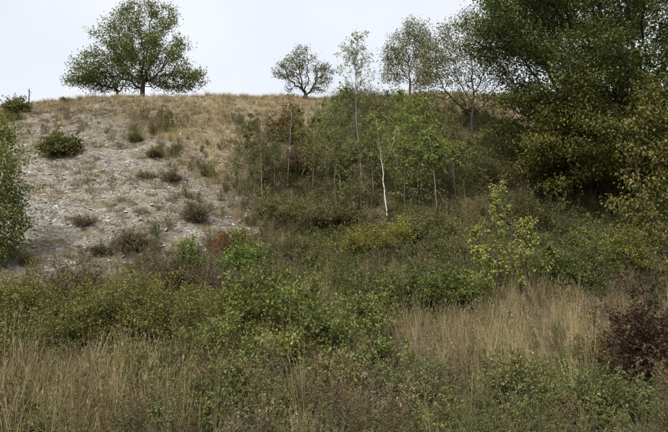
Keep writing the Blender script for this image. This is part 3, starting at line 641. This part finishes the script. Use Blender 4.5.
# ------------------------------------------------------------------ shrubs one can point to
SPEC = [
 # name, label, px, base row, width px, height px, palette, kwargs
 ('evergreen_shrub', 'round grey-green shrub alone high on the bare chalk', 59, 156, 34, 19, SAGE, dict(lsize=.10, nl=14)),
 ('heath_tuft', 'dark brown twiggy tuft at the lower edge of the bare chalk near the red-leaved shrub', 195, 222, 30, 19, HEATH, dict(lsize=.045, lump=.95, twiggy=2.2, nl=6)),
 ('heath_tuft', 'wide brown twiggy tuft low in the middle of the bare chalk', 131, 252, 36, 26, HEATH, dict(lsize=.045, lump=.95, twiggy=2.0, nl=5)),
 ('heath_tuft', 'small brown tuft beside the wide twiggy tuft at the foot of the bare chalk', 98, 254, 20, 11, HEATH, dict(lsize=.045, lump=.95, twiggy=1.8, nl=5)),
 ('heath_tuft', 'brown tuft in a chalk notch under the dry grass', 173, 182, 20, 11, HEATH, dict(lsize=.05, twiggy=1.8, nl=5)),
 ('heath_tuft', 'olive-brown tuft on the upper bare chalk below the grass', 156, 158, 18, 10, HEATH + [(4, (.11, .10, .04))], dict(lsize=.05, twiggy=1.8, nl=5)),
 ('heath_tuft', 'greenish cushion at the top of the bare chalk below the broad crest tree', 135, 142, 18, 9, DULL, dict(lsize=.05, twiggy=1.8, nl=6)),
 ('heath_tuft', 'thin brown tuft on bare chalk below the notch', 146, 179, 24, 8, HEATH, dict(lsize=.045, lump=.95, twiggy=1.6, nl=4)),
 ('heath_tuft', 'flat brown mat at the foot of the bare chalk near the pale tree', 28, 264, 26, 10, HEATH, dict(lsize=.045, lump=.95, twiggy=1.6, nl=5)),
 ('heath_tuft', 'low brown mat halfway down the bare chalk', 84, 226, 30, 8, HEATH, dict(lsize=.045, lump=.95, twiggy=1.6, nl=4)),
 ('skyline_bush', 'small olive bush on the crest beside the dead stick', 18, 112, 26, 11, SAGE + DULL, dict(lsize=.085)),
 ('skyline_bush', 'tiny grey bush between the dead stick and the broad crest tree', 64, 102, 8, 4, GREYG, dict(lsize=.06)),
 ('rust_shrub', 'rust-brown withered shrub on the upper slope under the gnarled tree', 287, 143, 32, 42, RUST, dict(lsize=.09, nl=9)),
 ('rust_shrub', 'brown leafless thicket below the rust-brown withered shrub', 300, 178, 46, 40, RUST, dict(lsize=.06, nl=3, twiggy=1.8)),
 ('red_leaved_shrub', 'red and orange leaved shrub at the lower corner of the bare chalk', 229, 256, 42, 28, REDL, dict(lsize=.046)),
 ('green_shrub', 'vivid green shrub growing against the red and orange leaved shrub', 243, 277, 40, 28, BRIGHT, dict(lsize=.066, wid=.42)),
 ('green_shrub', 'small upright vivid green shrub at the foot of the bare chalk', 184, 280, 22, 36, BRIGHT, dict(lsize=.066, wid=.42)),
 ('golden_shrub', 'spreading golden yellow shrub below the white-stemmed birch', 366, 254, 84, 27, GOLD, dict(lsize=.066, low=.05, nl=8)),
 ('golden_shrub', 'taller golden yellow clump merging with the spreading golden shrub', 402, 249, 44, 27, GOLD, dict(lsize=.066, nl=9)),
 ('willow_shrub', 'big yellow-green shrub in the middle of the left thicket', 155, 345, 110, 72, YGREEN, dict(lsize=.046, nl=13)),
 ('willow_shrub', 'yellow-green shrub reaching from the left thicket towards the brambles', 205, 338, 70, 48, YGREEN, dict(lsize=.046)),
 ('willow_shrub', 'yellow-green shrub behind the pale dry grass by the left thicket', 95, 348, 84, 56, YGREEN, dict(lsize=.046)),
 ('willow_shrub', 'bushy olive shrub under the pale green tree', 18, 322, 78, 56, YGREEN, dict(lsize=.046, nl=12)),
 ('willow_shrub', 'dark green low shrub at the left edge behind the pale dry grass', 20, 362, 92, 48, DARKG + YGREEN[:2], dict(lsize=.046)),
 ('dead_thicket', 'grey-brown thicket between the bare chalk and the left thicket', 75, 300, 80, 34, HEATH, dict(lsize=.045, lump=.95, twiggy=2.0, nl=5)),
 ('dead_thicket', 'brown bramble tangle between the vivid green upright shrub and the left thicket', 170, 292, 70, 32, HEATH + RUST[:1], dict(lsize=.045, twiggy=2.0, nl=5)),
 ('dead_thicket', 'grey thicket of dry stalks between the vivid shrub and the brambles', 215, 296, 60, 24, HEATH, dict(lsize=.04, twiggy=2.0, nl=3)),
 ('bramble_bush', 'broad green bramble in the centre foreground thicket', 262, 345, 86, 56, BRAMBLE, dict(lsize=.066, wid=.42, nl=12)),
 ('bramble_bush', 'bramble with lighter leaves on the dry stalk side of the thicket', 300, 330, 66, 42, BRAMBLE, dict(lsize=.066, wid=.42)),
 ('bramble_bush', 'dense green bramble clump between two stands of dry stalks', 362, 345, 64, 48, BRAMBLE, dict(lsize=.066, wid=.42, nl=12)),
 ('bramble_bush', 'dark bramble bank below the golden shrubs', 405, 308, 100, 34, DARKG + BRAMBLE[:1], dict(lsize=.066, wid=.42)),
 ('bramble_bush', 'green bramble bank between the golden shrubs and the pale saplings', 455, 306, 66, 30, BRAMBLE, dict(lsize=.066, wid=.42)),
 ('bramble_bush', 'small bramble beside the vivid shrubs above the thicket', 262, 304, 56, 28, BRAMBLE, dict(lsize=.066, wid=.42)),
 ('bramble_bush', 'low yellowing bramble in front of the thicket', 285, 378, 70, 34, YGREEN + BRAMBLE[:1], dict(lsize=.066, wid=.42)),
 ('dull_shrub', 'dull olive shrub on the slope behind the drab birch', 485, 190, 66, 42, DULL, dict(lsize=.062)),
 ('dull_shrub', 'dull shrub in the shade of the oak behind the pale saplings', 520, 232, 76, 44, DULL, dict(lsize=.06)),
 ('dull_shrub', 'shaded green shrub under the yellowing oak boughs', 585, 258, 90, 44, DARKG + DULL[:2], dict(lsize=.06)),
 ('dull_shrub', 'light olive shrub reaching out from under the young tree with drooping leaves', 622, 276, 80, 56, YGREEN[:4], dict(lsize=.062)),
 ('dull_shrub', 'dark shrub between the pale saplings and the light olive shrub', 575, 292, 80, 44, DARKG + DULL[:1], dict(lsize=.06)),
 ('dull_shrub', 'brown-green shrub around the foot of the white-stemmed birch', 425, 240, 66, 22, SAGE + DULL[:3] + HEATH[1:2], dict(lsize=.06)),
 ('dull_shrub', 'dull shrub around the feet of the thin grey birches', 335, 226, 70, 24, SAGE + HEATH, dict(lsize=.06)),
 ('dull_shrub', 'brown-green shrub below the brown leafless thicket', 292, 222, 66, 24, SAGE + DULL[:3] + HEATH[1:2], dict(lsize=.06)),
 ('dull_shrub', 'drab shrub between the golden shrub and the vivid green shrub', 300, 262, 76, 24, SAGE + DULL[:3] + HEATH[1:2], dict(lsize=.046)),
 ('dull_shrub', 'drab olive shrub below the short forked birch', 460, 262, 76, 24, SAGE + DULL[:3] + HEATH[1:2], dict(lsize=.046)),
 ('willow_shrub', 'yellow-green shrub right below the wide twiggy tuft of the bare chalk', 128, 322, 70, 44, YGREEN, dict(lsize=.046, nl=13)),
 ('willow_shrub', 'olive shrub between the grey-brown thicket and the big yellow-green shrub', 66, 334, 64, 40, YGREEN + DULL[:2], dict(lsize=.046, nl=12)),
 ('willow_shrub', 'dark-hearted green shrub between the big yellow-green shrub and the broad bramble', 212, 362, 66, 44, DARKG + YGREEN[:2], dict(lsize=.046, nl=12)),
 ('bramble_bush', 'fresh green bramble just above the broad bramble', 236, 322, 60, 38, BRAMBLE, dict(lsize=.066, wid=.42, nl=12)),
 ('bramble_bush', 'fresh green bramble spilling down beside the broad bramble', 318, 358, 70, 44, BRAMBLE + DARKG[:1], dict(lsize=.066, wid=.42, nl=11)),
 ('bramble_bush', 'green bramble half hidden by dry stalks below the dense clump', 372, 384, 70, 36, BRAMBLE + DULL[:1], dict(lsize=.066, wid=.42, nl=10)),
 ('bramble_bush', 'dark green bramble below the broad bramble among weeds', 262, 386, 70, 36, DARKG + BRAMBLE[:1], dict(lsize=.066, wid=.42, nl=10)),
 ('weed_clump', 'olive weed clump at the foot of the big yellow-green shrub', 140, 386, 70, 36, DULL + YGREEN[:1], dict(lsize=.045)),
 ('dogwood_bush', 'dark red-leaved bush at the right edge beside the dry grass', 652, 392, 84, 92, DKRED, dict(lsize=.06, nl=14)),
 ('dogwood_bush', 'orange and yellow leaved branchy bush beside the dark red one', 607, 374, 38, 50, ORANGE, dict(lsize=.06, nl=4)),
 ('dogwood_bush', 'low yellow-leaved sprig arching over the dry grass', 588, 372, 50, 28, GOLD + YGREEN[:2], dict(lsize=.046, nl=4)),
 ('yellow_herb', 'small yellow-leaved plant in the dark foreground weeds', 450, 424, 34, 24, GOLD, dict(lsize=.045, nl=6)),
 ('yellow_herb', 'yellow flowering herb stalk in the weeds below the dark red bush', 562, 428, 12, 20, GOLD, dict(lsize=.035, nl=6)),
 ('weed_clump', 'green weed clump with reddish stalks in the foreground', 330, 412, 76, 40, DULL + [(2, (.10, .05, .03))], dict(lsize=.05)),
 ('weed_clump', 'dull weed clump in front of the low yellowing bramble', 230, 412, 84, 42, DULL + BRAMBLE[:1], dict(lsize=.05)),
 ('weed_clump', 'brown-green weed clump between the pale dry grass and the dark weeds', 165, 418, 60, 40, DULL + HEATH[:1], dict(lsize=.045)),
 ('weed_clump', 'grey-green weed clump below the stand of dry grass', 520, 408, 90, 40, DULL + SAGE[:1], dict(lsize=.045)),
 ('weed_clump', 'dark weed clump beside the foot of the dark red bush', 600, 424, 80, 40, DARKG + DULL[:2], dict(lsize=.045)),
 ('weed_clump', 'dark olive weeds around the leaning pale stick', 405, 420, 76, 40, DARKG[:1] + DULL, dict(lsize=.045)),
]
for i, (nm, lb, px, row, w, h, pal, kw) in enumerate(SPEC):
    b = at(px, row); m = mpp(b)
    shrub(nm, lb, b, w * m * 1.06, h * m * (1.18 if row > 270 else 1.05), pal, np.random.default_rng(100 + i), **kw)

# dead sticks
def stick(name, label, px, row, tx, trow, r, col, seed, side=3):
    b = at(px, row) if row > 106 else crest_pt(px, 39.5); t = up_to(tx, trow, b) - b; rg = np.random.default_rng(seed)
    G = Geo(); C = curve(np.zeros((1, 3)), (t * .5 + rg.normal(0, .04, 3))[None], t[None], 8)
    C[:, 1:-1] += rg.normal(0, .006, C[:, 1:-1].shape)
    C[0, 0, 2] -= .1
    curve_tubes(G, C, [r], [r * .4], col, 6)
    if side:
        i = rg.integers(3, 8, side); o = rg.normal(0, 1, (side, 3)) + np.array([0, 0, .8]); L = np.linalg.norm(t) * .22
        B0 = C[0][i]; B2 = B0 + unit(o) * L
        curve_tubes(G, curve(B0, (B0 + B2) / 2 + rg.normal(0, .02, (side, 3)), B2, 3), np.full(side, r * .4), np.full(side, r * .2), col, 4)
    o = obj(name, G.mesh(name, M_BARK), None, b); tag(o, label, 'dead stick')
stick('dead_stick', 'short dead stick standing up from the crest beside the olive bush', 28, 108, 28, 88, .05, (.07, .06, .05), 1, 4)
stick('dead_stick', 'pale bare stick leaning in the dark foreground weeds', 399, 414, 391, 366, .010, (.42, .39, .35), 2, 0)
stick('dead_stick', 'crooked pale dead branch in the hollow under the oak', 603, 205, 596, 178, .018, (.24, .20, .16), 3, 2)
stick('dead_stick', 'second crooked dead stem beside the crooked branch under the oak', 583, 204, 584, 184, .015, (.22, .18, .14), 4, 2)
stick('dead_stick', 'thin dead stem on the slope between the forked birch and the pale saplings', 468, 214, 464, 178, .014, (.24, .2, .16), 5, 2)

# ------------------------------------------------------------------ chalk rocks
def rock_mesh(rng, flat=.55, sub=2):
    import bmesh
    bm = bmesh.new(); bmesh.ops.create_icosphere(bm, subdivisions=sub, radius=.5)
    pl = unit(rng.normal(size=(9, 3))); dd = rng.uniform(.26, .42, 9)
    sx = np.array([rng.uniform(.8, 1.3), rng.uniform(.7, 1.0), flat * rng.uniform(.7, 1.2)])
    for v in bm.verts:
        p = np.array(v.co)
        for n_, d_ in zip(pl, dd):
            s = p @ n_
            if s > d_: p = p - n_ * (s - d_)
        v.co = p * sx
    me = bpy.data.meshes.new('chalk_rock'); bm.to_mesh(me); bm.free(); me.materials.append(M_STONE)
    return me
rr = np.random.default_rng(5)
rocks = [rock_mesh(rr) for _ in range(7)]
ROCKS = [(246, 216, 11), (251, 222, 9), (240, 221, 8), (248, 229, 12), (238, 230, 7), (256, 234, 8), (243, 238, 9), (252, 241, 7), (233, 225, 6), (261, 226, 6)]
for k, (px, row, s) in enumerate(ROCKS):
    b = at(px, row); m = mpp(b)
    o = obj('chalk_rock', rocks[k % 7], None, b + np.array([0, 0, .02])); o.scale = (s * m * .8, s * m * .65, s * m * .5); o.rotation_euler = (rr.normal(0, .2) + .35, rr.normal(0, .2), rr.uniform(0, 6.28))
    tag(o, 'pale chalk rock in the small outcrop at the corner of the bare face', 'rock', 'outcrop chalk rocks')
R2 = [(62, 268, 6), (74, 264, 5), (90, 266, 6), (52, 272, 5), (110, 262, 5), (122, 258, 5), (150, 250, 5), (163, 247, 6), (182, 243, 5), (190, 247, 4), (44, 262, 5), (140, 256, 4), (100, 270, 4), (36, 270, 5)]
for k, (px, row, s) in enumerate(R2):
    b = at(px, row); m = mpp(b)
    o = obj('chalk_rock', rocks[k % 7], None, b + np.array([0, 0, .03])); o.scale = (s * m * 1.3, s * m, s * m * .8); o.rotation_euler = (rr.normal(0, .2) + .35, rr.normal(0, .2), rr.uniform(0, 6.28))
    tag(o, 'small pale chalk stone lying along the foot of the bare face', 'rock', 'chalk stones along the foot of the slope')

# ------------------------------------------------------------------ ground cover (nobody could count it)
def scatter(name, label, cat, P, rot, scl, idx, protos):
    c = bpy.data.collections.new(name + '_pieces')
    for i, (me) in enumerate(protos):
        c.objects.link(bpy.data.objects.new('%s_piece_%02d' % (name, i), me))
    me = bpy.data.meshes.new(name); me.vertices.add(len(P)); me.vertices.foreach_set('co', np.ascontiguousarray(P, np.float32).ravel())
    me.attributes.new('rot', 'FLOAT_VECTOR', 'POINT').data.foreach_set('vector', np.ascontiguousarray(rot, np.float32).ravel())
    me.attributes.new('scl', 'FLOAT_VECTOR', 'POINT').data.foreach_set('vector', np.ascontiguousarray(scl, np.float32).ravel())
    me.attributes.new('idx', 'INT', 'POINT').data.foreach_set('value', np.ascontiguousarray(idx, np.int32))
    o = obj(name, me); tag(o, label, None, None, 'stuff'); o['category'] = cat
    g = bpy.data.node_groups.new(name, 'GeometryNodeTree')
    g.interface.new_socket('Geometry', in_out='INPUT', socket_type='NodeSocketGeometry')
    g.interface.new_socket('Geometry', in_out='OUTPUT', socket_type='NodeSocketGeometry')
    gi, go = g.nodes.new('NodeGroupInput'), g.nodes.new('NodeGroupOutput')
    ip = g.nodes.new('GeometryNodeInstanceOnPoints'); ci = g.nodes.new('GeometryNodeCollectionInfo')
    ci.inputs['Collection'].default_value = c; ci.inputs['Separate Children'].default_value = True; ci.inputs['Reset Children'].default_value = True
    def na(nm, t):
        a = g.nodes.new('GeometryNodeInputNamedAttribute'); a.data_type = t; a.inputs['Name'].default_value = nm
        return a.outputs['Attribute']
    er = g.nodes.new('FunctionNodeEulerToRotation'); L = g.links.new
    L(gi.outputs[0], ip.inputs['Points']); L(ci.outputs[0], ip.inputs['Instance']); ip.inputs['Pick Instance'].default_value = True
    L(na('idx', 'INT'), ip.inputs['Instance Index']); L(na('rot', 'FLOAT_VECTOR'), er.inputs[0]); L(er.outputs[0], ip.inputs['Rotation'])
    L(na('scl', 'FLOAT_VECTOR'), ip.inputs['Scale']); L(ip.outputs[0], go.inputs[0])
    md = o.modifiers.new('scatter', 'NODES'); md.node_group = g
    return o

def grass_tuft(rng, n, h, w, lean, cols, rad=.08, seg=3, head=0.0, hcol=None, bend=.5):
    G = Geo()
    az = rng.uniform(0, 6.283, n); o = np.stack([np.cos(az), np.sin(az), np.zeros(n)], 1)
    B0 = o * rng.uniform(0, rad, (n, 1)); B0[:, 2] = -.03
    hh = h * rng.uniform(.55, 1.1, (n, 1)); ln = lean * rng.uniform(.1, 1.2, (n, 1)) * hh
    B2 = B0 + o * ln + np.array([0, 0, 1.0]) * hh + rng.normal(0, .06 * h, (n, 3)); B1 = B0 + o * ln * (1 - bend) * .5 + np.array([0, 0, 1.0]) * hh * .62
    C = curve(B0, B1, B2, seg)
    sd = unit(np.cross(o, np.array([0, 0, 1.0])) + rng.normal(0, .6, (n, 3)))[:, None]
    ww = (w * rng.uniform(.7, 1.3, (n, 1)) * np.linspace(1, .25, seg + 1)[None])[..., None]
    V = np.stack([C - sd * ww / 2, C + sd * ww / 2], 2).reshape(-1, 3)
    k = np.arange(seg)
    q = np.stack([2 * k, 2 * k + 1, 2 * k + 3, 2 * k + 2], 1)[None] + (np.arange(n) * 2 * (seg + 1))[:, None, None]
    col = pick(cols, n, rng, .2)
    G.add(V, Q=q, C=np.repeat(col, 2 * (seg + 1), 0))
    if head > 0:
        m = rng.uniform(size=n) < .55; e = C[m, -1]; d = unit(C[m, -1] - C[m, -2]); nn = len(e)
        for r_ in range(3):
            leaves(G, e - d * head * .25 * r_, d, np.full(nn, head), pick(hcol or cols, nn, rng, .2), rng, wid=.07, spread=.12, droop=.0, fold=.03)
    return G.mesh('tuft', M_GRASS, False)

def herb(rng, h, n, cols, stalk, lsize, nl, branch=.35, spread=.16, seed=None, wid=.3):
    """upright weed: a few stalks with side sprays and small leaves or seed heads"""
    G = Geo()
    az = rng.uniform(0, 6.283, n); o = np.stack([np.cos(az), np.sin(az), np.zeros(n)], 1)
    S = o * rng.uniform(0, spread * .5, (n, 1)); S[:, 2] = -.03
    E = S + o * spread * rng.uniform(.3, 1.6, (n, 1)) + np.array([0, 0, 1]) * h * rng.uniform(.6, 1.1, (n, 1))
    C = curve(S, (S + E) / 2 - o * spread * .2, E, 4)
    curve_tubes(G, C, np.full(n, .0045), np.full(n, .002), np.asarray(stalk), 3)
    m = 6; it = np.repeat(np.arange(n), m); t = rng.uniform(.25, 1, len(it)); f = t * 4; k = np.minimum(f.astype(int), 3); u = (f - k)[:, None]
    T0 = C[it, k] * (1 - u) + C[it, k + 1] * u
    td = unit(rng.normal(0, .7, (len(it), 3)) + np.array([0, 0, .8])); tl = h * branch * rng.uniform(.3, 1, (len(it), 1)) * (1.2 - t[:, None])
    T2 = T0 + td * tl
    curve_tubes(G, curve(T0, (T0 + T2) / 2, T2, 1), np.full(len(it), .0028), np.full(len(it), .0016), np.asarray(stalk), 3)
    kk = rng.poisson(nl, len(it)); il = np.repeat(np.arange(len(it)), kk)
    if len(il):
        tt = rng.uniform(0, 1.1, (len(il), 1)); leaves(G, T0[il] + (T2 - T0)[il] * tt, td[il], np.full(len(il), lsize), pick(cols, len(il), rng, .22), rng, wid=wid)
    if seed:
        tips = np.concatenate([E, T2]); ii = np.repeat(np.arange(len(tips)), 4)
        leaves(G, tips[ii] + rng.normal(0, .012, (len(ii), 3)), np.tile([0, 0, 1.0], (len(ii), 1)), np.full(len(ii), .03), pick(seed, len(ii), rng, .25), rng, wid=.35)
    return G.mesh('herb', M_GRASS, False)

STRAW = [(4, (.225, .20, .15)), (3, (.175, .152, .112)), (2, (.285, .262, .205)), (2, (.11, .095, .07))]
STRAW2 = [(4, (.18, .162, .12)), (3, (.14, .124, .092)), (2, (.24, .22, .17)), (2, (.10, .094, .062)), (1.5, (.085, .10, .045))]
OLIVE = [(4, (.078, .102, .042)), (3, (.098, .118, .052)), (2, (.12, .125, .068)), (2, (.054, .074, .03))]
BROWN = [(4, (.082, .082, .058)), (3, (.115, .112, .08)), (2, (.058, .058, .042)), (.4, (.095, .066, .048))]

rs = np.random.default_rng(77)
def sample(n, x0, x1, y0, y1):
    x = rs.uniform(x0, x1, n); y = rs.uniform(y0, y1, n)
    return np.stack([x, y, height(x, y)], 1)
def rots(n, tilt=.12): return np.stack([rs.normal(0, tilt, n), rs.normal(0, tilt, n), rs.uniform(0, 6.283, n)], 1)
def scl(n, lo=.7, hi=1.3):
    s = rs.uniform(lo, hi, n); return np.stack([s, s, s * rs.uniform(.8, 1.2, n)], 1)
def patch(P, f, s, o=3): return fbm(P[:, 0] * f, P[:, 1] * f, s, o)

# short dry grass: crest, upper slope, wisps on the chalk
P = sample(90000, -32, 26, 18, 50)
s, g, px, py = zones(P)
d = g * (.75 + 1.1 * patch(P, .6, 61)) + s * np.clip(fbm(P[:, 0] * .45 + .2 * P[:, 1], P[:, 1] * 1.3 - .25 * P[:, 0], 63, 4) * 2.4 + .26 + .35 * np.exp(-((py - 196 + .05 * px) / 9) ** 2) + .3 * np.exp(-((px - 175) / 40) ** 2 - ((py - 160) / 35) ** 2), 0.05, .9) + .06
d = np.where(P[:, 1] > 43.5, d * .5, d)
lip = np.exp(-((py - 111) / 7) ** 2) * np.clip((230 - px) / 40, 0, 1)
d = d + .5 * lip
P = P[rs.uniform(size=len(P)) < d * .42]
pro = [grass_tuft(np.random.default_rng(300 + i), 38, h, .011, l, c, .12) for i, (h, l, c) in
       enumerate([(.22, .7, STRAW), (.30, .6, STRAW), (.18, .9, STRAW2), (.26, .7, STRAW2), (.14, 1.0, BROWN), (.36, .5, STRAW)])]
n = len(P)
zs, _, gx, gy = zones(P)
gi = np.where(zs > .45, rs.choice(6, n, p=[.08, .03, .22, .05, .59, .03]), rs.choice(6, n, p=[.24, .2, .2, .16, .12, .08]))
gl = np.exp(-((gy - 111) / 7) ** 2) * np.clip((230 - gx) / 40, 0, 1)
gi = np.where(rs.uniform(size=n) < .6 * gl, 4, gi)
gs = scl(n); gs[:, :2] *= np.where((gi == 4) & (zs > .3), 1.7, 1.0)[:, None]
scatter('dry_grass', 'short straw-coloured grass along the crest and upper slope', 'grass', P, rots(n, .18), gs, gi, pro)

# tall pale grass stands in the foreground
TALL = [(-10, 432, 34, 46), (60, 420, 62, 46), (115, 425, 40, 40), (500, 352, 66, 30), (560, 345, 40, 28), (455, 350, 40, 30), (425, 345, 30, 26), (590, 352, 22, 18),
        (330, 350, 26, 20), (530, 318, 26, 14), (300, 360, 26, 18), (222, 296, 34, 12), (300, 300, 30, 12), (340, 275, 30, 10)]
def tall_w(px, py):
    w = 0
    for cx, cy_, rx, ry in TALL: w = np.maximum(w, np.exp(-((px - cx) / rx) ** 2 - ((py - cy_) / ry) ** 2))
    return w
P = sample(60000, -18, 18, 6.3, 19)
_, _, px, py = zones(P); w = tall_w(px, py)
keep = rs.uniform(size=len(P)) < np.clip(w - .12, 0, 1) * .105 * np.clip(1 + 2.2 * patch(P, .9, 71), .05, 2) + .010 + .016 * np.exp(-((P[:, 1] - 14) / 3.5) ** 2)
P = P[keep]; n = len(P)
pro = [grass_tuft(np.random.default_rng(320 + i), 24, h, .006, l, STRAW2 if i % 2 else STRAW, .14, 4, .06, STRAW2, .3) for i, (h, l) in
       enumerate([(.95, .22), (1.15, .16), (.8, .3), (1.0, .22), (.6, .5)])]
scatter('tall_dry_grass', 'tall pale seeding grass standing in the foreground', 'grass', P, rots(n, .17), scl(n, .5, 1.1), rs.integers(0, 5, n), pro)

# weedy undergrowth all over the lower slope
P = sample(80000, -24, 24, 4.4, 38)
s, g, px, py = zones(P)
area = np.where(P[:, 1] > 17, (1 - s) ** 2.5, 1 - s) * np.clip(1 - 1.05 * g, .02, 1)
near = np.clip((11 - P[:, 1]) / 3, 0, 1)
d = area * (.62 + .5 * patch(P, .5, 81)) * (1 + .9 * near + 1.0 * np.clip((P[:, 1] - 16) / 3, 0, 1))
d = np.where((py < 118) & (px < 330), 0, d)
P = P[rs.uniform(size=len(P)) < d * .40]; n = len(P)
_, _, px, py = zones(P)
hb = [herb(np.random.default_rng(340), .75, 9, OLIVE, (.10, .092, .06), .040, 6, wid=.2),
      herb(np.random.default_rng(341), .60, 9, DULL, (.08, .085, .045), .042, 8, wid=.24),
      herb(np.random.default_rng(342), .80, 9, BROWN, (.115, .095, .07), .030, 4, seed=BROWN, wid=.2),
      herb(np.random.default_rng(343), .55, 9, BRAMBLE, (.08, .085, .045), .046, 8),
      herb(np.random.default_rng(344), .70, 10, BROWN, (.17, .145, .105), .026, 3, seed=STRAW2, wid=.2),
      herb(np.random.default_rng(345), .45, 12, OLIVE, (.10, .09, .06), .036, 8, wid=.22),
      herb(np.random.default_rng(346), .85, 8, DULL, (.11, .07, .05), .034, 5, seed=[(1, (.075, .05, .04))], wid=.2),
      grass_tuft(np.random.default_rng(347), 44, .55, .007, .6, STRAW2, .14, 4, .04),
      grass_tuft(np.random.default_rng(348), 44, .45, .007, .7, OLIVE, .14, 4)]
v = patch(P, .35, 91); v2 = patch(P, .45, 95)
base_p = np.array([.16, .14, .09, .09, .08, .15, .04, .12, .13])
pm = np.tile(base_p, (n, 1))
pm[:, [3, 1, 8]] *= np.exp(4.5 * v)[:, None]; pm[:, [2, 4, 6, 7]] *= np.exp(4.5 * v2)[:, None]
pm[:, [2, 4]] *= np.where((py < 300) & (px > 200), 1.05, 1.0)[:, None]
nr = np.clip((11 - P[:, 1]) / 2, 0, 1)[:, None]; pm[:, [4, 7]] *= 1 - .75 * nr; pm[:, [2, 6]] *= 1 + .2 * nr; pm[:, [0, 1, 5, 8]] *= 1 + .6 * nr
pm /= pm.sum(1, keepdims=True); idx = (pm.cumsum(1) > rs.uniform(size=(n, 1))).argmax(1)
sc_ = scl(n, .45, 1.0); sc_ *= (np.clip((P[:, 1] - 3.2) / 4, .3, 1.0) * (1 - .28 * np.exp(-((P[:, 1] - 13.5) / 2.6) ** 2)) * (1 + .25 * np.clip((P[:, 1] - 17) / 3, 0, 1)))[:, None]
scatter('weed_undergrowth', 'tangled green and brown weeds covering the lower slope', 'weeds', P, rots(n, .14), sc_, idx, hb)

# loose chalk rubble
P = sample(130000, -30, 6, 17, 42)
s, g, px, py = zones(P)
P = P[rs.uniform(size=len(P)) < (s * np.clip(.55 + 1.2 * patch(P, .8, 101), .08, 1) + .04 * g) * .55]; n = len(P)
sz = np.clip(rs.lognormal(math.log(.045), .6, n), .02, .26)
sc_ = np.stack([sz * rs.uniform(1, 1.6, n), sz, sz * rs.uniform(.5, .9, n)], 1)
P[:, 2] += .05
rt = rots(n, .35); rt[:, 0] += .4
scatter('chalk_rubble', 'loose pale chalk rubble strewn over the bare face', 'rubble', P, rt, sc_, rs.integers(0, 5, n), [rock_mesh(rr, .6, 1) for _ in range(5)])
